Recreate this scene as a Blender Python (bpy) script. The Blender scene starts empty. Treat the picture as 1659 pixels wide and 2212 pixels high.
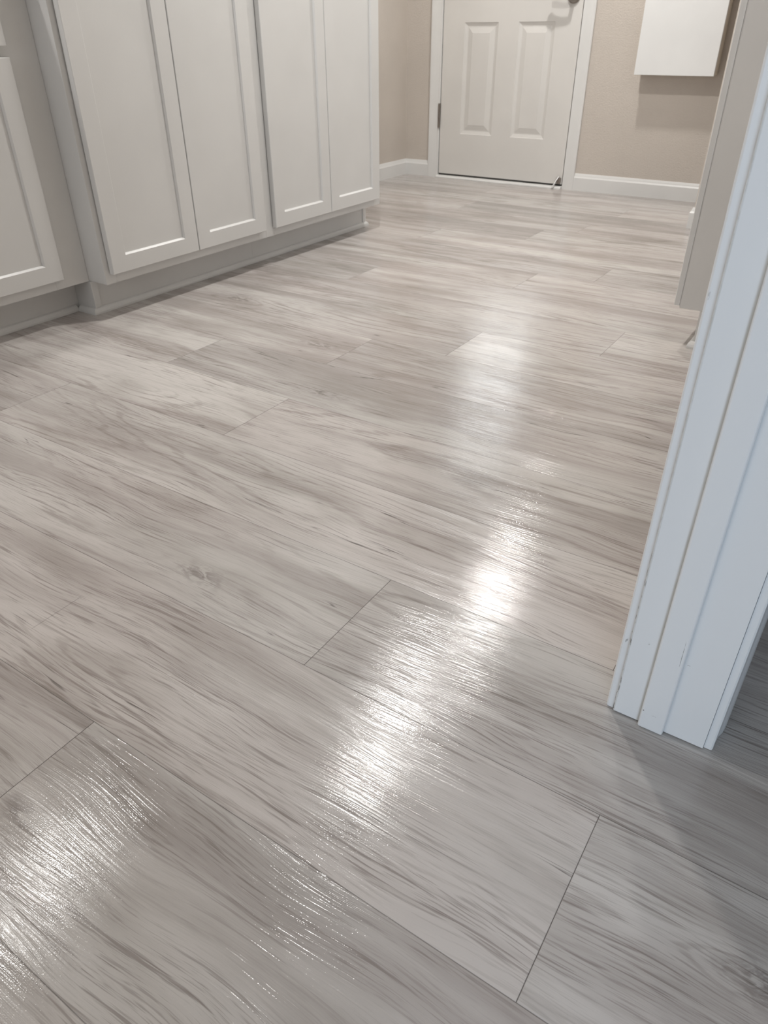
import bpy, bmesh, math, random
from mathutils import Vector, Matrix

# ------------------------------------------------------------------ camera, light, exposure
scene = bpy.context.scene
COL = scene.collection
scene.view_settings.view_transform = 'Standard'
scene.view_settings.look = 'None'
scene.view_settings.gamma = 1
scene.view_settings.use_curve_mapping = False
scene.view_settings.exposure = 0.05

CAM_H = 0.74404
R = Matrix(((0.83648283, -0.30005901, 0.45854232),
            (0.54797881, 0.46406113, -0.69596443),
            (-0.00396127, 0.83343378, 0.55260514)))
cam_data = bpy.data.cameras.new('camera')
cam = bpy.data.objects.new('camera', cam_data)
COL.objects.link(cam)
cam.matrix_world = Matrix.Translation((0, 0, CAM_H)) @ R.to_4x4()
cam_data.sensor_fit = 'HORIZONTAL'
cam_data.sensor_width = 36
cam_data.lens = 36 * 1550.8 / 1659
cam_data.clip_start = 0.02
cam_data.dof.use_dof = True
cam_data.dof.focus_distance = 1.0
cam_data.dof.aperture_fstop = 18
scene.camera = cam

world = bpy.data.worlds.new('world')
scene.world = world
world.use_nodes = True
bg = world.node_tree.nodes['Background']
bg.inputs[0].default_value = (0.97, 0.98, 1.0, 1)
bg.inputs[1].default_value = 0.50


def area_light(name, loc, size, power, color, direction=(0, 0, -1), shape='DISK', size_y=None, spread=180):
    d = bpy.data.lights.new(name, 'AREA')
    d.shape = shape
    d.size = size
    if size_y:
        d.size_y = size_y
    d.energy = power
    d.color = color
    d.spread = math.radians(spread)
    o = bpy.data.objects.new(name, d)
    COL.objects.link(o)
    o.location = loc
    o.rotation_euler = Vector(direction).to_track_quat('-Z', 'Y').to_euler()
    return o


WARM = (1.0, 0.98, 0.95)
area_light('ceiling_lamp_light', (-1.44, 3.50, 2.425), 0.12, 24, WARM)
area_light('ceiling_lamp_light', (-1.42, 2.15, 2.425), 0.12, 24, WARM)
area_light('ceiling_lamp_light', (-2.27, 0.56, 2.425), 0.12, 13, WARM)
# daylight behind the glass of the entry door
area_light('door_window_daylight', (-2.025, 4.60, 1.45), 0.56, 8, (0.97, 0.99, 1.0), (0, -1, 0), 'RECTANGLE', 0.95)
# daylight from the adjoining room's glazing, behind the camera on the right
area_light('patio_window_daylight', (1.35, -2.2, 1.30), 1.7, 37, (0.60, 0.78, 1.0), (-0.42, 1, -0.12), 'RECTANGLE', 1.9)

# soft fill added behind the camera on the left to lift the near-facing sides
area_light('kitchen_fill_light', (-1.3, -2.45, 1.45), 1.8, 17, (0.95, 0.97, 1.0), (-0.05, 1, -0.10), 'RECTANGLE', 1.2)

# ------------------------------------------------------------------ node helpers


class NT:
    def __init__(self, name):
        self.m = bpy.data.materials.new(name)
        self.m.use_nodes = True
        self.t = self.m.node_tree
        self.b = self.t.nodes['Principled BSDF']

    def n(self, typ, **kw):
        nd = self.t.nodes.new(typ)
        for k, v in kw.items():
            setattr(nd, k, v)
        return nd

    def link(self, a, b):
        self.t.links.new(a, b)

    def put(self, sock, v):
        if isinstance(v, bpy.types.NodeSocket):
            self.t.links.new(v, sock)
        else:
            sock.default_value = v

    def math(self, op, a, b=0.0, c=None, clamp=False):
        nd = self.n('ShaderNodeMath', operation=op)
        nd.use_clamp = clamp
        self.put(nd.inputs[0], a)
        self.put(nd.inputs[1], b)
        if c is not None:
            self.put(nd.inputs[2], c)
        return nd.outputs[0]

    def vmath(self, op, a, b=(0, 0, 0)):
        nd = self.n('ShaderNodeVectorMath', operation=op)
        self.put(nd.inputs[0], a)
        self.put(nd.inputs[1], b)
        return nd.outputs[0]

    def ss(self, x, lo, hi, a=0.0, b=1.0):
        nd = self.n('ShaderNodeMapRange', interpolation_type='SMOOTHSTEP')
        self.put(nd.inputs['Value'], x)
        nd.inputs['From Min'].default_value = lo
        nd.inputs['From Max'].default_value = hi
        nd.inputs['To Min'].default_value = a
        nd.inputs['To Max'].default_value = b
        return nd.outputs[0]

    def noise(self, vec, scale=1.0, detail=2.0, rough=0.5, dist=0.0, out=0):
        nd = self.n('ShaderNodeTexNoise')
        self.put(nd.inputs['Vector'], vec)
        nd.inputs['Scale'].default_value = scale
        nd.inputs['Detail'].default_value = detail
        nd.inputs['Roughness'].default_value = rough
        nd.inputs['Distortion'].default_value = dist
        return nd.outputs[out]

    def mix(self, fac, a, b, blend='MIX'):
        nd = self.n('ShaderNodeMix', data_type='RGBA', blend_type=blend)
        self.put(nd.inputs[0], fac)
        self.put(nd.inputs[6], a)
        self.put(nd.inputs[7], b)
        return nd.outputs[2]

    def bump(self, h, strength, dist, normal=None):
        nd = self.n('ShaderNodeBump')
        nd.inputs['Strength'].default_value = strength
        nd.inputs['Distance'].default_value = dist
        self.put(nd.inputs['Height'], h)
        if normal is not None:
            self.put(nd.inputs['Normal'], normal)
        return nd.outputs[0]


def paint(name, col, rough=0.4, bumps=None, spec=0.5, metallic=0.0):
    t = NT(name)
    geo = t.n('ShaderNodeNewGeometry')
    v = t.noise(geo.outputs['Position'], 3.0, 3)
    c2 = tuple(x * 0.955 for x in col)
    t.put(t.b.inputs['Base Color'], t.mix(t.ss(v, 0.35, 0.65), (*col, 1), (*c2, 1)))
    t.b.inputs['Roughness'].default_value = rough
    t.b.inputs['Specular IOR Level'].default_value = spec
    t.b.inputs['Metallic'].default_value = metallic
    if bumps:
        sc, st, di = bumps
        h = t.noise(geo.outputs['Position'], sc, 3, 0.55)
        h = t.ss(h, 0.38, 0.68)
        t.put(t.b.inputs['Normal'], t.bump(h, st, di))
    return t.m


M_cab = paint('cabinet_white_paint', (0.70, 0.695, 0.68), 0.33, (220, 0.04, 0.001))
M_wall = paint('beige_orange_peel_wall', (0.585, 0.53, 0.475), 0.65, (170, 0.24, 0.003), spec=0.3)
M_ceil = paint('ceiling_paint', (0.78, 0.76, 0.72), 0.9, (120, 0.3, 0.002), spec=0.2)
M_trim = paint('trim_white_paint', (0.74, 0.735, 0.72), 0.30, (160, 0.03, 0.001))
M_door = paint('door_white_paint', (0.70, 0.68, 0.65), 0.38, (260, 0.03, 0.001))
M_shoe = paint('shoe_molding_paint', (0.72, 0.715, 0.70), 0.30)
M_box = paint('white_laminate', (0.82, 0.82, 0.81), 0.4)
M_boxside = paint('white_laminate_shaded', (0.80, 0.74, 0.64), 0.6)  # white box's shaded side, its shade painted in as beige
M_metal = paint('satin_nickel', (0.30, 0.27, 0.245), 0.32, metallic=1.0)
M_bright = paint('polished_nickel', (0.75, 0.73, 0.70), 0.2, metallic=1.0)
M_dark = paint('black_rubber_seal', (0.035, 0.033, 0.03), 0.7)
M_counter = paint('grey_stone_counter', (0.42, 0.40, 0.37), 0.3, (300, 0.05, 0.001))


def jamb_material():
    t = NT('jamb_white_paint')
    geo = t.n('ShaderNodeNewGeometry')
    P = geo.outputs['Position']
    sep = t.n('ShaderNodeSeparateXYZ')
    t.link(P, sep.inputs[0])
    x, y, z = sep.outputs
    fine = t.noise(t.vmath('MULTIPLY', P, (900, 900, 260)), 1, 3, 0.7)
    total = 0.0
    # (x, z, half width, half height, slant, strength): chips and scratches on the jamb face
    marks = [(-0.0818, 0.1323, 0.00120, 0.0020, 0.00, 0.35),
             (-0.0425, 0.1408, 0.00035, 0.0210, -0.02, 0.75),
             (-0.0332, 0.1227, 0.00200, 0.0007, -0.30, 0.45),
             (-0.0667, 0.0319, 0.00090, 0.0010, 0.00, 0.90),
             (-0.0527, 0.0287, 0.00350, 0.0005, -0.20, 0.40),
             (-0.1086, 0.1199, 0.00120, 0.0035, 0.30, 0.60),
             (-0.1114, 0.5459, 0.00100, 0.0040, 0.00, 0.35)]
    for mx, mz, hw, hh, sl, st in marks:
        dz = t.math('SUBTRACT', z, mz)
        dx = t.math('SUBTRACT', t.math('SUBTRACT', x, mx), t.math('MULTIPLY', dz, sl))
        a = t.math('POWER', t.math('DIVIDE', t.math('ABSOLUTE', dx), hw), 2)
        b = t.math('POWER', t.math('DIVIDE', t.math('ABSOLUTE', dz), hh), 2)
        e = t.math('MULTIPLY', t.ss(t.math('ADD', a, b), 0.5, 1.3, st, 0.0), t.ss(fine, .40, .52))
        total = e if isinstance(total, float) else t.math('ADD', total, e, clamp=True)
    # cracked caulk where the casing meets the jamb
    cx = t.math('ABSOLUTE', t.math('SUBTRACT', x, -0.1035))
    wob = t.noise(t.vmath('MULTIPLY', P, (300, 300, 60)), 1, 3, .7)
    ck = t.math('MULTIPLY', t.ss(cx, 0.0008, 0.0022, 1.0, 0.0), t.ss(wob, .52, .60))
    ck = t.math('MULTIPLY', ck, t.ss(z, .10, .34, .8, .15))
    total = t.math('ADD', total, ck, clamp=True)
    # dirt and caulk shadow, both painted brown into the corner beside the stop
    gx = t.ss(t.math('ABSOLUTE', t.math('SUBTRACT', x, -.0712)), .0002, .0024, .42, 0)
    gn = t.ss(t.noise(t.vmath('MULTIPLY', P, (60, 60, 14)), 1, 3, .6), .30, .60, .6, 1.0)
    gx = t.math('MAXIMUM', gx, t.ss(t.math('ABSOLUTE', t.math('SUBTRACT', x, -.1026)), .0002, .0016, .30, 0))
    dirt_and_shade = t.math('MULTIPLY', gx, gn)
    t.put(t.b.inputs['Base Color'], t.mix(total, t.mix(dirt_and_shade, (.74, .745, .74, 1), (.27, .245, .17, 1)), (.10, .09, .08, 1)))
    t.b.inputs['Roughness'].default_value = .28
    h = t.noise(t.vmath('MULTIPLY', P, (160, 160, 22)), 1, 3, .6)
    t.put(t.b.inputs['Normal'], t.bump(h, .06, .001))
    return t.m


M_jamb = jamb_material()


def glass_material():
    t = NT('frosted_door_glass')
    t.b.inputs['Base Color'].default_value = (.95, .97, .97, 1)
    t.b.inputs['Transmission Weight'].default_value = 1
    t.b.inputs['Roughness'].default_value = .15
    t.b.inputs['IOR'].default_value = 1.1
    return t.m


M_glass = glass_material()

# ------------------------------------------------------------------ floor material
W = 0.2286
Y0 = 0.77496


def floor_material():
    t = NT('grey_oak_vinyl_plank')
    geo = t.n('ShaderNodeNewGeometry')
    P = geo.outputs['Position']
    a_uv = t.n('ShaderNodeAttribute', attribute_name='plank_edge')
    a_r = t.n('ShaderNodeAttribute', attribute_name='plank_rand')
    a_t = t.n('ShaderNodeAttribute', attribute_name='plank_tone')
    off = t.vmath('MULTIPLY', a_r.outputs['Vector'], (31.0, 17.0, 23.0))
    Q = t.vmath('ADD', P, off)

    def st(sx, sy, vec=None):
        return t.vmath('MULTIPLY', vec if vec is not None else Q, (sx, sy, 1.0))
    # warp so that fibres wander
    warp = t.noise(st(1.7, 5.0), 1, 2, .5)
    wsep = t.math('MULTIPLY', t.math('SUBTRACT', warp, .5), .085)
    comb = t.n('ShaderNodeCombineXYZ')
    t.link(wsep, comb.inputs[1])
    sep = t.n('ShaderNodeSeparateXYZ')
    t.link(P, sep.inputs[0])
    # knots and cathedral tips that the boards show, in metres on the floor
    knots = [(-.773, .614, .045, .020, .16), (-.14, .445, .26, .040, .34), (.119, .457, .04, .022, .18),
             (-.638, .185, .03, .018, .16), (-1.463, 1.099, .10, .030, .22), (-1.749, 1.773, .07, .025, .15),
             (-1.037, 1.304, .06, .02, .12), (-1.254, 1.568, .07, .02, .14), (-.56, .39, .34, .036, .36),
             (-1.05, .735, .24, .035, .30), (-1.20, .93, .24, .032, .30), (-.276, 2.128, .07, .02, .3),
             (-1.05, .47, .20, .036, .26)]
    kf = None
    smud = None
    for i, (kx, ky, sx, sy, amp) in enumerate(knots):
        d = t.vmath('MULTIPLY', t.vmath('SUBTRACT', P, (kx, ky, 0)), (1 / sx, 1 / sy, 0))
        dd = t.n('ShaderNodeVectorMath', operation='DOT_PRODUCT')
        t.put(dd.inputs[0], d)
        t.put(dd.inputs[1], d)
        g = t.math('MULTIPLY', t.math('EXPONENT', t.math('MULTIPLY', dd.outputs['Value'], -0.5)), amp)
        kf = g if kf is None else t.math('ADD', kf, g)
        if sx < .08:
            g2 = t.math('EXPONENT', t.math('MULTIPLY', dd.outputs['Value'], -1.2))
            smud = g2 if smud is None else t.math('MAXIMUM', smud, g2)
    Qw = t.vmath('ADD', Q, comb.outputs[0])
    # iso-contour grain
    jag = t.noise(st(12, 170), 1, 3, .65)
    f1 = t.noise(st(.62, 7.5, Qw), 1, 1.2, .45)
    field = t.math('ADD', t.math('ADD', f1, kf), t.math('MULTIPLY', jag, .030))
    ph = t.math('SINE', t.math('MULTIPLY', field, 80.0))
    rings = t.ss(ph, .45, 1.0)
    gate = t.ss(t.noise(st(.9, 5.0), 1, 1, .5), .44, .60)
    dash = t.ss(t.noise(st(16, 190), 1, 2, .6), .36, .60)
    rings = t.math('MULTIPLY', t.math('MULTIPLY', rings, t.math('MULTIPLY_ADD', dash, .75, .25)),
                   t.math('MULTIPLY_ADD', gate, .75, .25))
    # broad tone bands
    tone = t.noise(st(.85, 10.0, Qw), 1, 4, .55)
    tone2 = t.noise(st(2.2, 34.0, Qw), 1, 4, .6)
    blot = t.noise(st(2.6, 7.0), 1, 3, .55)
    fib = t.noise(st(7.5, 230.0, Qw), 1, 2.5, .62)
    fib2 = t.noise(st(17.0, 520.0, Qw), 1, 2, .6)
    dens = t.ss(t.noise(st(2.0, 16.0), 1, 2, .5), .36, .62, .25, 1.0)
    crackn = t.math('ABSOLUTE', t.math('SUBTRACT', t.noise(st(1.5, 30.0, Qw), 1, 3, .55), .5))
    crack = t.math('MULTIPLY', t.ss(crackn, 0.0, .012, 1, 0), t.ss(t.noise(st(3.4, 22.0), 1, 2, .5), .57, .66))
    crack = t.math('MULTIPLY', crack, t.ss(fib, .35, .6))
    light = (0.545, 0.510, 0.480, 1)
    mid = (0.415, 0.375, 0.350, 1)
    dark = (0.215, 0.180, 0.158, 1)
    c = t.mix(t.ss(tone, .40, .62), light, mid)
    c = t.mix(t.ss(tone, .54, .76, 0, .36), c, dark)
    c = t.mix(t.ss(tone2, .48, .72, 0, .15), c, dark)
    c = t.mix(t.ss(blot, .48, .72, 0, .50), c, (.28, .245, .215, 1))
    c = t.mix(t.math('MULTIPLY', rings, .50), c, (.215, .175, .15, 1))
    c = t.mix(t.math('MULTIPLY', t.ss(fib, .55, .66, 0, .62), dens), c, (.185, .150, .130, 1))
    c = t.mix(t.math('MULTIPLY', t.ss(fib2, .54, .66, 0, .42), dens), c, (.19, .155, .135, 1))
    c = t.mix(t.ss(fib, .26, .44, .20, 0), c, (.62, .58, .54, 1))
    c = t.mix(t.math('MULTIPLY', crack, .80), c, (.055, .042, .036, 1))
    sm = t.math('MULTIPLY', smud, t.ss(t.noise(st(28, 70), 1, 3, .6, 1.5), .38, .62))
    c = t.mix(t.math('MULTIPLY', sm, .62), c, (.12, .092, .078, 1))
    # slow green-grey / pink-grey drift between boards and along them
    drift = t.noise(st(1.2, 3.0), 1, 1, .5)
    c = t.mix(t.ss(drift, .36, .64), c, t.mix(1.0, c, (1.0, .972, .972, 1), 'MULTIPLY'))
    hsv = t.n('ShaderNodeHueSaturation')
    hsv.inputs['Saturation'].default_value = .80
    t.put(hsv.inputs['Color'], c)
    t.put(hsv.inputs['Value'], a_t.outputs['Fac'])
    c = hsv.outputs[0]
    # seams: plank_edge.x = distance to the nearer end, .y = distance to the nearer long edge
    es = t.n('ShaderNodeSeparateXYZ')
    t.link(a_uv.outputs['Vector'], es.inputs[0])
    lx = t.math('MINIMUM', es.outputs[0], es.outputs[2])
    # long edges through the V coordinate (0..W)
    vv = t.math('SUBTRACT', W / 2, t.math('ABSOLUTE', t.math('SUBTRACT', es.outputs[1], W / 2)))
    sl = t.math('MULTIPLY', t.ss(vv, .0002, .0008, 1, 0), .62)
    se = t.math('MULTIPLY', t.ss(lx, .0002, .0007, 1, 0), .85)
    seam = t.math('MAXIMUM', sl, se)
    # a faint knife cut across one board
    kx = t.ss(t.math('ABSOLUTE', t.math('SUBTRACT', sep.outputs[0], -.8895)), .0001, .0008, .45, 0)
    ky = t.ss(t.math('ABSOLUTE', t.math('SUBTRACT', sep.outputs[1], .426)), .040, .048, 1, 0)
    seam = t.math('MAXIMUM', seam, t.math('MULTIPLY', kx, ky))
    c = t.mix(seam, c, (.06, .05, .045, 1))
    t.put(t.b.inputs['Base Color'], c)
    rough = t.math('ADD', .110, t.ss(t.noise(st(3, 60), 1, 3, .6), .3, .7, -.03, .06))
    t.put(t.b.inputs['Roughness'], rough)
    t.b.inputs['Specular IOR Level'].default_value = .45
    # embossed ridges along the board plus a pebbled sheen
    ridge = t.noise(st(8, 360, Qw), 1, 2, .55)
    peb = t.noise(st(1000, 1500), 1, 0, .5)
    g3 = t.ss(t.noise(st(1.6, 9), 1, 1, .5), .35, .60, .45, 1.0)
    h = t.math('ADD', t.math('MULTIPLY', t.math('MULTIPLY', ridge, g3), 1.0), t.math('MULTIPLY', peb, .085))
    nrm = t.bump(h, 1.0, .00055)
    nrm = t.bump(t.math('SUBTRACT', 1.0, seam), .5, .0008, nrm)
    t.put(t.b.inputs['Normal'], nrm)
    return t.m


M_floor = floor_material()

# ------------------------------------------------------------------ mesh helpers


def obj(name, bm, mat, parent=None, smooth=False):
    bmesh.ops.recalc_face_normals(bm, faces=bm.faces)
    me = bpy.data.meshes.new(name)
    bm.to_mesh(me)
    bm.free()
    if smooth:
        for p in me.polygons:
            p.use_smooth = True
    me.materials.append(mat)
    o = bpy.data.objects.new(name, me)
    COL.objects.link(o)
    if parent is not None:
        o.parent = parent
        o.matrix_parent_inverse = Matrix.Translation(-parent.location)
    return o


def empty(name, loc=(0, 0, 0)):
    o = bpy.data.objects.new(name, None)
    COL.objects.link(o)
    o.location = loc
    o.empty_display_size = .1
    return o


def tag(o, label=None, cat=None, group=None, kind=None):
    if label:
        o['label'] = label
    if cat:
        o['category'] = cat
    if group:
        o['group'] = group
    if kind:
        o['kind'] = kind
    return o


def box_bm(x0, x1, y0, y1, z0, z1, bev=0.0, bm=None, seg=2):
    b = bmesh.new()
    bmesh.ops.create_cube(b, size=1)
    for v in b.verts:
        v.co = Vector(((x0 + x1) / 2 + v.co.x * (x1 - x0), (y0 + y1) / 2 + v.co.y * (y1 - y0), (z0 + z1) / 2 + v.co.z * (z1 - z0)))
    if bev:
        bmesh.ops.bevel(b, geom=list(b.edges), offset=bev, segments=seg, affect='EDGES', profile=.5)
    if bm is None:
        return b
    me = bpy.data.meshes.new('tmp')
    b.to_mesh(me)
    b.free()
    bm.from_mesh(me)
    bpy.data.meshes.remove(me)
    return bm


def extrude_profile(pts, a, b, place, bm=None):
    """pts: closed 2D profile; place(u, v, s) -> xyz, s from a to b."""
    bm = bm or bmesh.new()
    A = [bm.verts.new(place(u, v, a)) for u, v in pts]
    B = [bm.verts.new(place(u, v, b)) for u, v in pts]
    n = len(pts)
    for i in range(n):
        bm.faces.new((A[i], A[(i + 1) % n], B[(i + 1) % n], B[i]))
    bm.faces.new(A)
    bm.faces.new(B)
    return bm


def tube_bm(path, radii, seg=16, bm=None):
    bm = bm or bmesh.new()
    path = [Vector(p) for p in path]
    rings = []
    up = Vector((0, 0, 1))
    for i, p in enumerate(path):
        d = (path[min(i + 1, len(path) - 1)] - path[max(i - 1, 0)]).normalized()
        ref = up if abs(d.dot(up)) < .9 else Vector((1, 0, 0))
        s = d.cross(ref).normalized()
        q = s.cross(d).normalized()
        r = radii[i]
        rings.append([bm.verts.new(p + (s * math.cos(2 * math.pi * k / seg) + q * math.sin(2 * math.pi * k / seg)) * r) for k in range(seg)])
    for a, b in zip(rings, rings[1:]):
        for k in range(seg):
            bm.faces.new((a[k], a[(k + 1) % seg], b[(k + 1) % seg], b[k]))
    bm.faces.new(rings[0])
    bm.faces.new(rings[-1])
    return bm


def rect_loop(bm, place, u0, u1, v0, v1, d):
    return [bm.verts.new(place(u, v, d)) for u, v in ((u0, v0), (u1, v0), (u1, v1), (u0, v1))]


def bridge(bm, a, b):
    for k in range(4):
        bm.faces.new((a[k], a[(k + 1) % 4], b[(k + 1) % 4], b[k]))


# ------------------------------------------------------------------ floor
random.seed(11)


def build_floor():
    XL, XR, YB, YF = -2.70, 3.2, -2.6, 4.36
    joints = {-3: [-2.9025], -2: [-.289], -1: [-2.175], 0: [-.553, -7.12], 1: [-4.775], 2: [-6.66],
              3: [-5.03], 4: [-3.963], 5: [-2.38], 6: [-6.9], 7: [-4.458], 8: [-3.52], 9: [-7.4], 10: [-5.605]}
    tones = {(-3, 1): .94, (-3, 2): .97, (-2, 1): 1.02, (-2, 2): 1.0, (-1, 1): 1.0, (-1, 2): .93, (0, 0): .90,
             (0, 1): 1.02, (0, 2): .96, (1, 1): 1.06, (1, 2): .97, (2, 0): 1.04, (2, 1): .93, (3, 1): 1.03, (3, 2): .96}
    L = 6.6
    bm = bmesh.new()
    le = bm.loops.layers.float_vector.new('plank_edge')
    lr = bm.faces.layers.float_vector.new('plank_rand')
    lt = bm.faces.layers.float.new('plank_tone')
    for r in range(-15, 16):
        y0 = Y0 + r * W
        y1 = y0 + W
        js = list(joints.get(r, [random.uniform(-6, 0)]))
        base = js[0]
        k = base
        allj = set(js)
        k = base + L
        while k * W < XR:
            allj.add(k)
            k += L
        k = min(js) - L
        while k * W > XL:
            allj.add(k)
            k -= L
        xs = [XL] + sorted(j * W for j in allj if XL < j * W < XR) + [XR]
        for i, (xa, xb) in enumerate(zip(xs, xs[1:])):
            ya, yb = max(y0, YB), min(y1, YF)
            if yb <= ya:
                continue
            xm = (xa + xb) / 2
            xsub = [(xa, xm, 0), (xm, xb, 1)]
            rnd = Vector((random.random(), random.random(), random.random()))
            tone = tones.get((r, i), random.gauss(1.0, .05))
            for x_0, x_1, half in xsub:
                vs = [bm.verts.new((x, y, 0)) for x, y in ((x_0, ya), (x_1, ya), (x_1, yb), (x_0, yb))]
                f = bm.faces.new(vs)
                f[lr] = rnd
                f[lt] = tone
                for lp in f.loops:
                    co = lp.vert.co
                    lp[le] = Vector((co.x - xa, co.y - y0, xb - co.x))
    bmesh.ops.remove_doubles(bm, verts=bm.verts, dist=1e-5)
    bm.normal_update()
    o = obj('floor', bm, M_floor)
    for p in o.data.polygons:
        if p.normal.z < 0:
            p.flip()
    tag(o, kind='structure')
    return o


build_floor()

# ------------------------------------------------------------------ room shell
H = 2.44


def struct(name, bm, mat, parent=None):
    return tag(obj(name, bm, mat, parent), kind='structure') if parent is None else obj(name, bm, mat, parent)


struct('ceiling', box_bm(-2.80, 3.3, -2.6, 4.46, H, H + .1), M_ceil)
struct('wall_left', box_bm(-2.80, -2.68, -2.6, 4.34, 0, H), M_wall)
# far wall with the door opening
DX0, DX1, DTOP = -2.455, -1.592, 2.06
bm = box_bm(-2.80, DX0, 4.34, 4.46, 0, H)
box_bm(DX1, 3.3, 4.34, 4.46, 0, H, bm=bm)
box_bm(DX0, DX1, 4.34, 4.46, DTOP, H, bm=bm)
struct('wall_far', bm, M_wall)
# stub wall beyond the shallow cabinet
struct('wall_stub', box_bm(-.733, -.0934, 3.6894, 3.80, 0, H, .007), M_wall)
# wall between kitchen and the next room
struct('wall_right', box_bm(-.1035, .0103, .7235, 4.34, 0, H), M_wall)
struct('wall_near', box_bm(-.1035, .0103, -2.6, -.16, 0, H), M_wall)
struct('wall_adjoining', box_bm(3.2, 3.3, -2.6, 4.34, 0, H), M_wall)

# baseboards
BB = [(0, 0), (.013, 0), (.013, .066), (.0085, .0735), (.0065, .080), (.003, .0885), (0, .0885)]


def bb_y(name, x0, x1, ywall, sgn=-1):
    return extrude_profile(BB, x0, x1, lambda u, v, s: (s, ywall + sgn * u, v))


struct('baseboard_left', extrude_profile(BB, 2.90, 4.34, lambda u, v, s: (-2.68 + u, s, v)), M_trim)
struct('baseboard_far_left', bb_y('', -2.68, -2.507, 4.34), M_trim)
struct('baseboard_far', bb_y('', -1.543, -.1035, 4.34), M_trim)
bm = bmesh.new()
# wraps the end of the stub wall, mitred at the corners
loops = []
for u, v in BB:
    e = [(-.30, 3.6894 - u), (-.733 - u, 3.6894 - u), (-.733 - u, 3.80 + u), (-.1035, 3.80 + u)]
    loops.append([bm.verts.new((x, y, v)) for x, y in e])
for a, b in zip(loops, loops[1:]):
    for k in range(3):
        bm.faces.new((a[k], a[k + 1], b[k + 1], b[k]))
struct('baseboard_stub', bm, M_trim)

# ------------------------------------------------------------------ entry door in the far wall
YD = 4.335          # front face of the slab
SX0, SX1, SZ0, SZ1 = -2.4315, -1.6155, .024, 2.035


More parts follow.
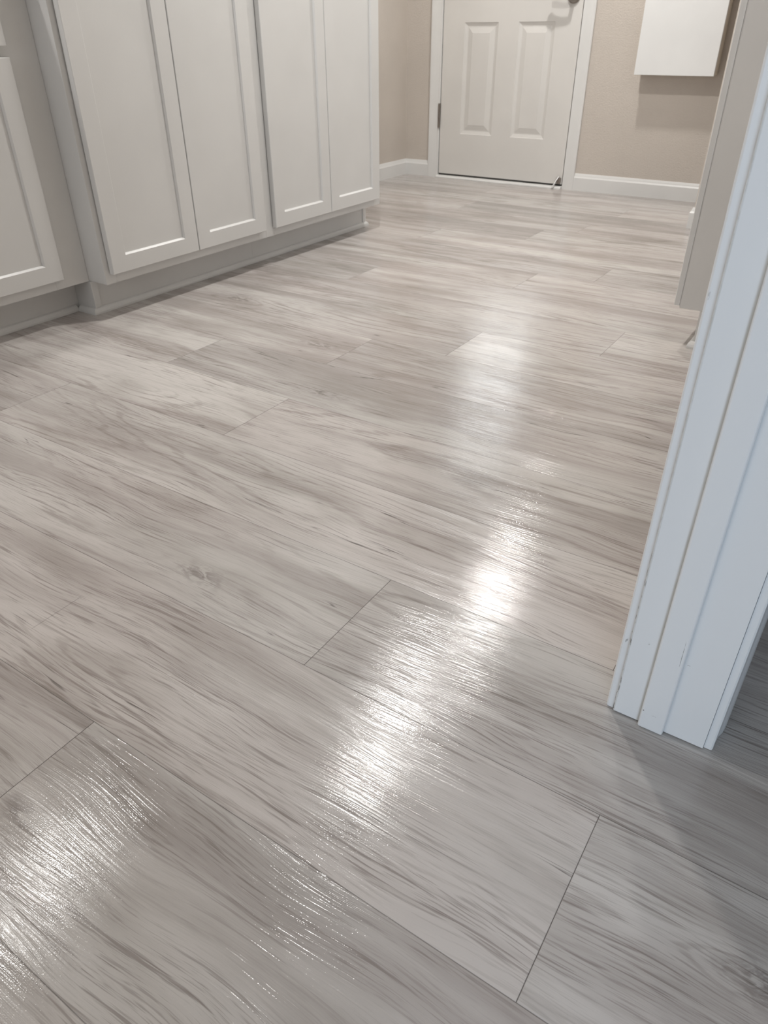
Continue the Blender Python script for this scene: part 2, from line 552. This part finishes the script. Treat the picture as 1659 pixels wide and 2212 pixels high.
def build_entry_door():
    place = lambda u, v, d: (u, YD - d, v)
    bm = bmesh.new()
    panels = [(-2.2945, -2.0870, .2485, .8055), (-1.9655, -1.7572, .2485, .8055)]
    win = (-2.325, -1.727, .965, 1.915)
    xs = [SX0, -2.325, -2.2945, -2.0870, -1.9655, -1.7572, -1.727, SX1]
    zs = [SZ0, .2485, .8055, .965, 1.915, SZ1]
    vg = {}

    def V(i, j):
        if (i, j) not in vg:
            vg[i, j] = bm.verts.new(place(xs[i], zs[j], 0))
        return vg[i, j]
    for i in range(len(xs) - 1):
        for j in range(len(zs) - 1):
            cx, cz = (xs[i] + xs[i + 1]) / 2, (zs[j] + zs[j + 1]) / 2
            if any(p[0] < cx < p[1] and p[2] < cz < p[3] for p in panels + [win]):
                continue
            bm.faces.new((V(i, j), V(i + 1, j), V(i + 1, j + 1), V(i, j + 1)))
    for (a, b, c, d) in panels:
        prof = [(0, 0), (.003, -.0035), (.018, -.0085), (.023, -.0085), (.047, -.0025), (.050, -.0015)]
        prev = None
        for ins, dep in prof:
            lp = rect_loop(bm, place, a + ins, b - ins, c + ins, d - ins, dep)
            if prev:
                bridge(bm, prev, lp)
            prev = lp
        bm.faces.new(prev)
    a, b, c, d = win
    l0 = rect_loop(bm, place, a, b, c, d, 0)
    l1 = rect_loop(bm, place, a, b, c, d, -.044)
    bridge(bm, l0, l1)
    # slab edges and back
    f = rect_loop(bm, place, SX0, SX1, SZ0, SZ1, 0)
    k = rect_loop(bm, place, SX0, SX1, SZ0, SZ1, -.044)
    bridge(bm, f, k)
    for i in range(4):
        bm.faces.new((k[i], k[(i + 1) % 4], l1[(i + 1) % 4], l1[i]))
    bmesh.ops.remove_doubles(bm, verts=bm.verts, dist=1e-5)
    door = tag(obj('door_1', bm, M_door), kind='structure')
    # window frame, muntins, glass
    fr = bmesh.new()
    for (x0, x1, z0, z1) in ((a - .02, a + .018, c - .02, d + .02), (b - .018, b + .02, c - .02, d + .02),
                             (a + .018, b - .018, c - .02, c + .018), (a + .018, b - .018, d - .018, d + .02)):
        box_bm(x0, x1, YD - .012, YD - .0005, z0, z1, .003, fr)
    wf = obj('window_frame', fr, M_door, door)
    mu = bmesh.new()
    for k in (1, 2):
        x = a + (b - a) * k / 3
        box_bm(x - .009, x + .009, YD + .004, YD + .016, c, d, 0, mu)
        z = c + (d - c) * k / 3
        box_bm(a, b, YD + .005, YD + .015, z - .009, z + .009, 0, mu)
    obj('window_bars', mu, M_door, wf)
    obj('window_glass', box_bm(a, b, YD + .020, YD + .026, c, d), M_glass, wf)
    # bottom sweep
    obj('door_sweep', box_bm(SX0 + .001, SX1 - .001, YD - .001, YD + .04, .0125, .0238), M_dark, door)
    # hinge
    hb = bmesh.new()
    tube_bm([(-2.4365, YD - .008, .279), (-2.4365, YD - .008, .402)], [.0065, .0065], 14, hb)
    for z in (.279, .402):
        tube_bm([(-2.4365, YD - .008, z - .003), (-2.4365, YD - .008, z + .003)], [.0075, .0075], 14, hb)
    box_bm(-2.4475, -2.438, YD - .0052, YD - .0035, .281, .400, 0, hb)
    obj('hinge', hb, M_metal, door)
    # lever handle
    lx, lz = -1.668, .912
    rb = bmesh.new()
    tube_bm([(lx, YD - .0003, lz), (lx, YD - .007, lz), (lx, YD - .011, lz)], [.033, .033, .028], 28, rb)
    tube_bm([(lx, YD - .009, lz), (lx, YD - .055, lz)], [.011, .011], 16, rb)
    lh = obj('lever_handle', rb, M_metal, door)
    pth, rad = [], []
    for i in range(13):
        s = i / 12
        pth.append((lx + .006 - s * .118, YD - .052 - .006 * math.sin(s * 3.1), lz + .007 * s * s))
        rad.append(.009 + .006 * s ** 2 if i not in (0, 12) else .006)
    obj('lever', tube_bm(pth, rad, 14), M_metal, lh)
    # kick-down door stop at the lower corner
    kb = bmesh.new()
    box_bm(-1.645, -1.621, YD - .016, YD - .0004, .026, .060, .004, kb)
    tube_bm([(-1.6455, YD - .010, .052), (-1.6205, YD - .010, .052)], [.006, .006], 12, kb)
    ks = obj('kick_down_stop', kb, M_metal, door)
    obj('stop_arm', tube_bm([(-1.630, YD - .019, .066), (-1.640, YD - .024, .048), (-1.6515, YD - .030, .022)], [.0045, .0040, .0040], 10), M_bright, ks)
    obj('stop_foot', tube_bm([(-1.6525, YD - .031, .020), (-1.657, YD - .033, .008)], [.006, .007], 12), M_trim, ks)
    return door


build_entry_door()

# frame round the entry door
bm = bmesh.new()
box_bm(DX0 - .0005, -2.4370, 4.3305, 4.46, 0, DTOP, .0015, bm)
box_bm(-1.6105, DX1 + .0005, 4.3305, 4.46, 0, DTOP, .0015, bm)
box_bm(-2.4370, -1.6105, 4.3305, 4.46, 2.04, DTOP, 0, bm)
# stops inside the frame
box_bm(-2.4370, -2.4250, 4.381, 4.46, 0, 2.04, 0, bm)
box_bm(-1.6220, -1.6105, 4.381, 4.46, 0, 2.04, 0, bm)
frame = struct('trim_1', bm, M_trim)
CAS = [(0, 0), (.0, .007), (.002, .009), (.018, .0105), (.035, .013), (.048, .0145), (.057, .0145), (.060, .012), (.060, 0)]
obj('casing', extrude_profile(CAS, 0, 2.10, lambda u, v, s: (-2.4480 - u, 4.34 - v - .0005, s)), M_trim, frame)
obj('casing', extrude_profile(CAS, 0, 2.10, lambda u, v, s: (-1.6030 + u, 4.34 - v - .0005, s)), M_trim, frame)
obj('casing', extrude_profile(CAS, -2.4480, -1.6030, lambda u, v, s: (s, 4.34 - v - .0005, 2.045 + u)), M_trim, frame)
bm = extrude_profile([(4.306, 0), (4.306, .006), (4.312, .0125), (4.325, .0145), (4.43, .0145), (4.43, 0)], -2.4370, -1.6105,
                     lambda u, v, s: (s, u, v + .0002))
obj('threshold', bm, M_trim, frame)

# ------------------------------------------------------------------ near doorway: jamb, stop, casings
YJ = .7032
bm = box_bm(-.1035, .0103, YJ, YJ + .0195, .0022, 2.06, .0008)
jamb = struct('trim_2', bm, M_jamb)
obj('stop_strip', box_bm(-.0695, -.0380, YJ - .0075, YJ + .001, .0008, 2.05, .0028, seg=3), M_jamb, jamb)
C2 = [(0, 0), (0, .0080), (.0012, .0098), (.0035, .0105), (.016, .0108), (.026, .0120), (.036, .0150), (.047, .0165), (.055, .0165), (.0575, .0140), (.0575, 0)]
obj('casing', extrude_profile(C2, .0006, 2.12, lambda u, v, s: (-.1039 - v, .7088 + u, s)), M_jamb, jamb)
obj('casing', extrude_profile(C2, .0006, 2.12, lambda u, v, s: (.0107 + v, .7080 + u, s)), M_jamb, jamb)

# ------------------------------------------------------------------ cabinets


def shaker(parent, place, u0, u1, v0, v1, stile=.0600, rail=.0535, t=.019, gap=.0038):
    """place(u, v, d): d measured outwards from the face frame."""
    bm = bmesh.new()
    F = gap + t
    seq = [(0, 0, gap), (0, 0, F - .0015), (.0015, .0015, F)]
    prev = None
    first = None
    for iu, iv, d in seq:
        lp = rect_loop(bm, place, u0 + iu, u1 - iu, v0 + iv, v1 - iv, d)
        if prev:
            bridge(bm, prev, lp)
        else:
            first = lp
        prev = lp
    for iu, iv, d in ((stile - .0042, rail - .0050, F), (stile, rail, F - .0050), (stile, rail, F - .0085)):
        lp = rect_loop(bm, place, u0 + iu, u1 - iu, v0 + iv, v1 - iv, d)
        bridge(bm, prev, lp)
        prev = lp
    back = rect_loop(bm, place, u0 + stile, u1 - stile, v0 + rail, v1 - rail, gap)
    bridge(bm, prev, back)
    bridge(bm, back, first)
    d = obj('door', bm, M_cab, parent)
    pb = bmesh.new()
    a = rect_loop(pb, place, u0 + stile - .0002, u1 - stile + .0002, v0 + rail - .0002, v1 - rail + .0002, F - .0082)
    b = rect_loop(pb, place, u0 + stile - .0002, u1 - stile + .0002, v0 + rail - .0002, v1 - rail + .0002, gap + .002)
    bridge(pb, a, b)
    pb.faces.new(a)
    pb.faces.new(b)
    obj('panel', pb, M_cab, d)
    return d


SHOE = [(0, 0), (.013, 0), (.013, .006), (.0115, .012), (.0075, .0170), (.003, .0190), (0, .0190)]
XF = -1.949
TK = .104
TOP = 2.13


def shoe_run(parent, corners, name='shoe_molding'):
    """corners(u) -> list of xy for offset u from the toe boards; mitred quarter round."""
    bm = bmesh.new()
    loops = [[bm.verts.new((x, y, v + .0002)) for x, y in corners(u)] for u, v in SHOE]
    n = len(loops[0])
    for a, b in zip(loops, loops[1:] + loops[:1]):
        for k in range(n - 1):
            bm.faces.new((a[k], a[k + 1], b[k + 1], b[k]))
    bm.faces.new([l[0] for l in loops])
    bm.faces.new([l[-1] for l in loops])
    return obj(name, bm, M_shoe, parent)


def carcass(parent, x0, x1, y0, y1, z0, z1, seam_lo=None):
    bm = box_bm(x0, x1, y0, y1, z0, z1, .0012)
    return obj('carcass', bm, M_cab, parent)


def face_frame(parent, place, u0, u1, v0, v1, wl, wr, wb, wt, th=.0012):
    """rails and stiles proud of the carcass by a hair, so that the joints show"""
    bm = bmesh.new()
    for a, b, c, d in ((u0, u0 + wl, v0, v1), (u1 - wr, u1, v0, v1), (u0 + wl + .0004, u1 - wr - .0004, v0, v0 + wb), (u0 + wl + .0004, u1 - wr - .0004, v1 - wt, v1)):
        l0 = rect_loop(bm, place, a, b, c, d, 0)
        l1 = rect_loop(bm, place, a, b, c, d, th)
        bridge(bm, l0, l1)
        bm.faces.new(l1)
        bm.faces.new(l0)
    return obj('face_frame', bm, M_cab, parent)


pl = lambda u, v, d: (XF - .0012 + d, u, v)
# tall pantry, nearer pair of doors
A = empty('pantry_cabinet', (-2.3, 1.78, 0))
tag(A, 'tall white shaker pantry cabinet, nearer of the two, projecting past the low base cabinet', 'cabinet')
carcass(A, -2.678, XF - .0012, 1.4045, 2.1510, TK, TOP)
face_frame(A, pl, 1.4045, 2.1510, TK, TOP, .040, .040, .040, .05)
shaker(A, lambda u, v, d: (XF + d, u, v), 1.4215, 1.7830, .1340, 2.06)
shaker(A, lambda u, v, d: (XF + d, u, v), 1.7862, 2.1320, .1340, 2.06)
obj('toe_kick', box_bm(-2.66, -2.0300, 1.4015, 2.1508, .0003, TK - .0006), M_cab, A)
obj('toe_corner_strip', box_bm(-2.0299, -2.0255, 1.4010, 1.4230, .0195, TK - .001, .0008), M_cab, A)
shoe_run(A, lambda u: [(-2.1013 + .0, 1.4015 - u), (-2.0300 + u, 1.4015 - u), (-2.0300 + u, 2.1508)])
# tall pantry, farther pair of doors
B = empty('pantry_cabinet', (-2.3, 2.54, 0))
tag(B, 'tall white shaker pantry cabinet, farther of the two, ending beside the beige corner', 'cabinet')
carcass(B, -2.678, XF - .0012, 2.1518, 2.9330, TK, TOP)
face_frame(B, pl, 2.1518, 2.9330, TK, TOP, .046, .046, .040, .05)
shaker(B, lambda u, v, d: (XF + d, u, v), 2.1890, 2.5400, .1340, 2.06, stile=.0575)
shaker(B, lambda u, v, d: (XF + d, u, v), 2.5432, 2.9010, .1340, 2.06, stile=.0585)
obj('toe_kick', box_bm(-2.66, -2.0300, 2.1512, 2.9300, .0003, TK - .0006), M_cab, B)
obj('toe_corner_strip', box_bm(-2.0299, -2.0255, 2.9080, 2.9310, .0195, TK - .001, .0008), M_cab, B)
shoe_run(B, lambda u: [(-2.0300 + u, 2.1512), (-2.0300 + u, 2.9300 + u), (-2.50, 2.9300 + u)])

# low base cabinet
XB = -2.034
G = empty('base_cabinet', (-2.35, .95, 0))
tag(G, 'low white shaker base cabinet set back beside the nearer tall pantry, at the left edge', 'cabinet')
carcass(G, -2.678, XB - .0012, .50, 1.4040, TK, .876)
plb = lambda u, v, d: (XB - .0012 + d, u, v)
face_frame(G, plb, .50, 1.4038, TK, .876, .04, .1150, .040, .02)
shaker(G, lambda u, v, d: (XB + d, u, v), .9300, 1.3060, .1340, .7020, stile=.0555)
shaker(G, lambda u, v, d: (XB + d, u, v), .5250, .9270, .1340, .7020, stile=.0555)
for a, b in ((.9300, 1.3060), (.5250, .9270)):
    obj('drawer_front', box_bm(XB + .003, XB + .022, a, b, .7265, .862, .0015), M_cab, G)
obj('toe_kick', box_bm(-2.66, -2.1135, .50, 1.4013, .0003, TK - .0006), M_cab, G)
shoe_run(G, lambda u: [(-2.1135 + u, .50), (-2.1135 + u, 1.3885)])
cn = obj('countertop', box_bm(-2.679, -1.995, .48, 1.4035, .8765, .914, .003), M_counter)
tag(cn, 'grey stone countertop over the low base cabinet', 'countertop')

# shallow cabinet on the right
XR_ = -.404
D = empty('shallow_cabinet', (-.25, 2.8, 0))
tag(D, 'tall shallow white cabinet seen side-on behind the doorway casing on the right', 'cabinet')
carcass(D, XR_ + .0012, -.1045, 2.1257, 3.660, TK, TOP)
plr = lambda u, v, d: (XR_ + .0012 - d, u, v)
face_frame(D, plr, 2.1257, 3.660, TK, TOP, .04, .04, .04, .05)
prr = lambda u, v, d: (XR_ - d, u, v)
edges = [2.1330, 2.508, 2.883, 3.263, 3.645]
for a, b in zip(edges, edges[1:]):
    shaker(D, prr, a, b - .003, .1080, 2.06, gap=.0022, t=.0150)
obj('toe_kick', box_bm(-.3460, -.1045, 2.1225, 3.66, .0003, TK - .0006), M_cab, D)
shoe_run(D, lambda u: [(-.1040, 2.1225 - u), (-.3460 - u, 2.1225 - u), (-.3460 - u, 3.66)])

# white box on the far wall
K = empty('wall_cabinet', (-1.078, 4.34, .5766))
tag(K, 'plain white box-shaped wall cabinet hung on the beige wall right of the door', 'cabinet')
obj('body', box_bm(-1.2660, -.8900, 4.2565, 4.3395, .5780, 1.22, .001), M_boxside, K)
obj('front_panel', box_bm(-1.2705, -.8857, 4.2400, 4.2560, .5755, 1.222, .0012), M_box, K)
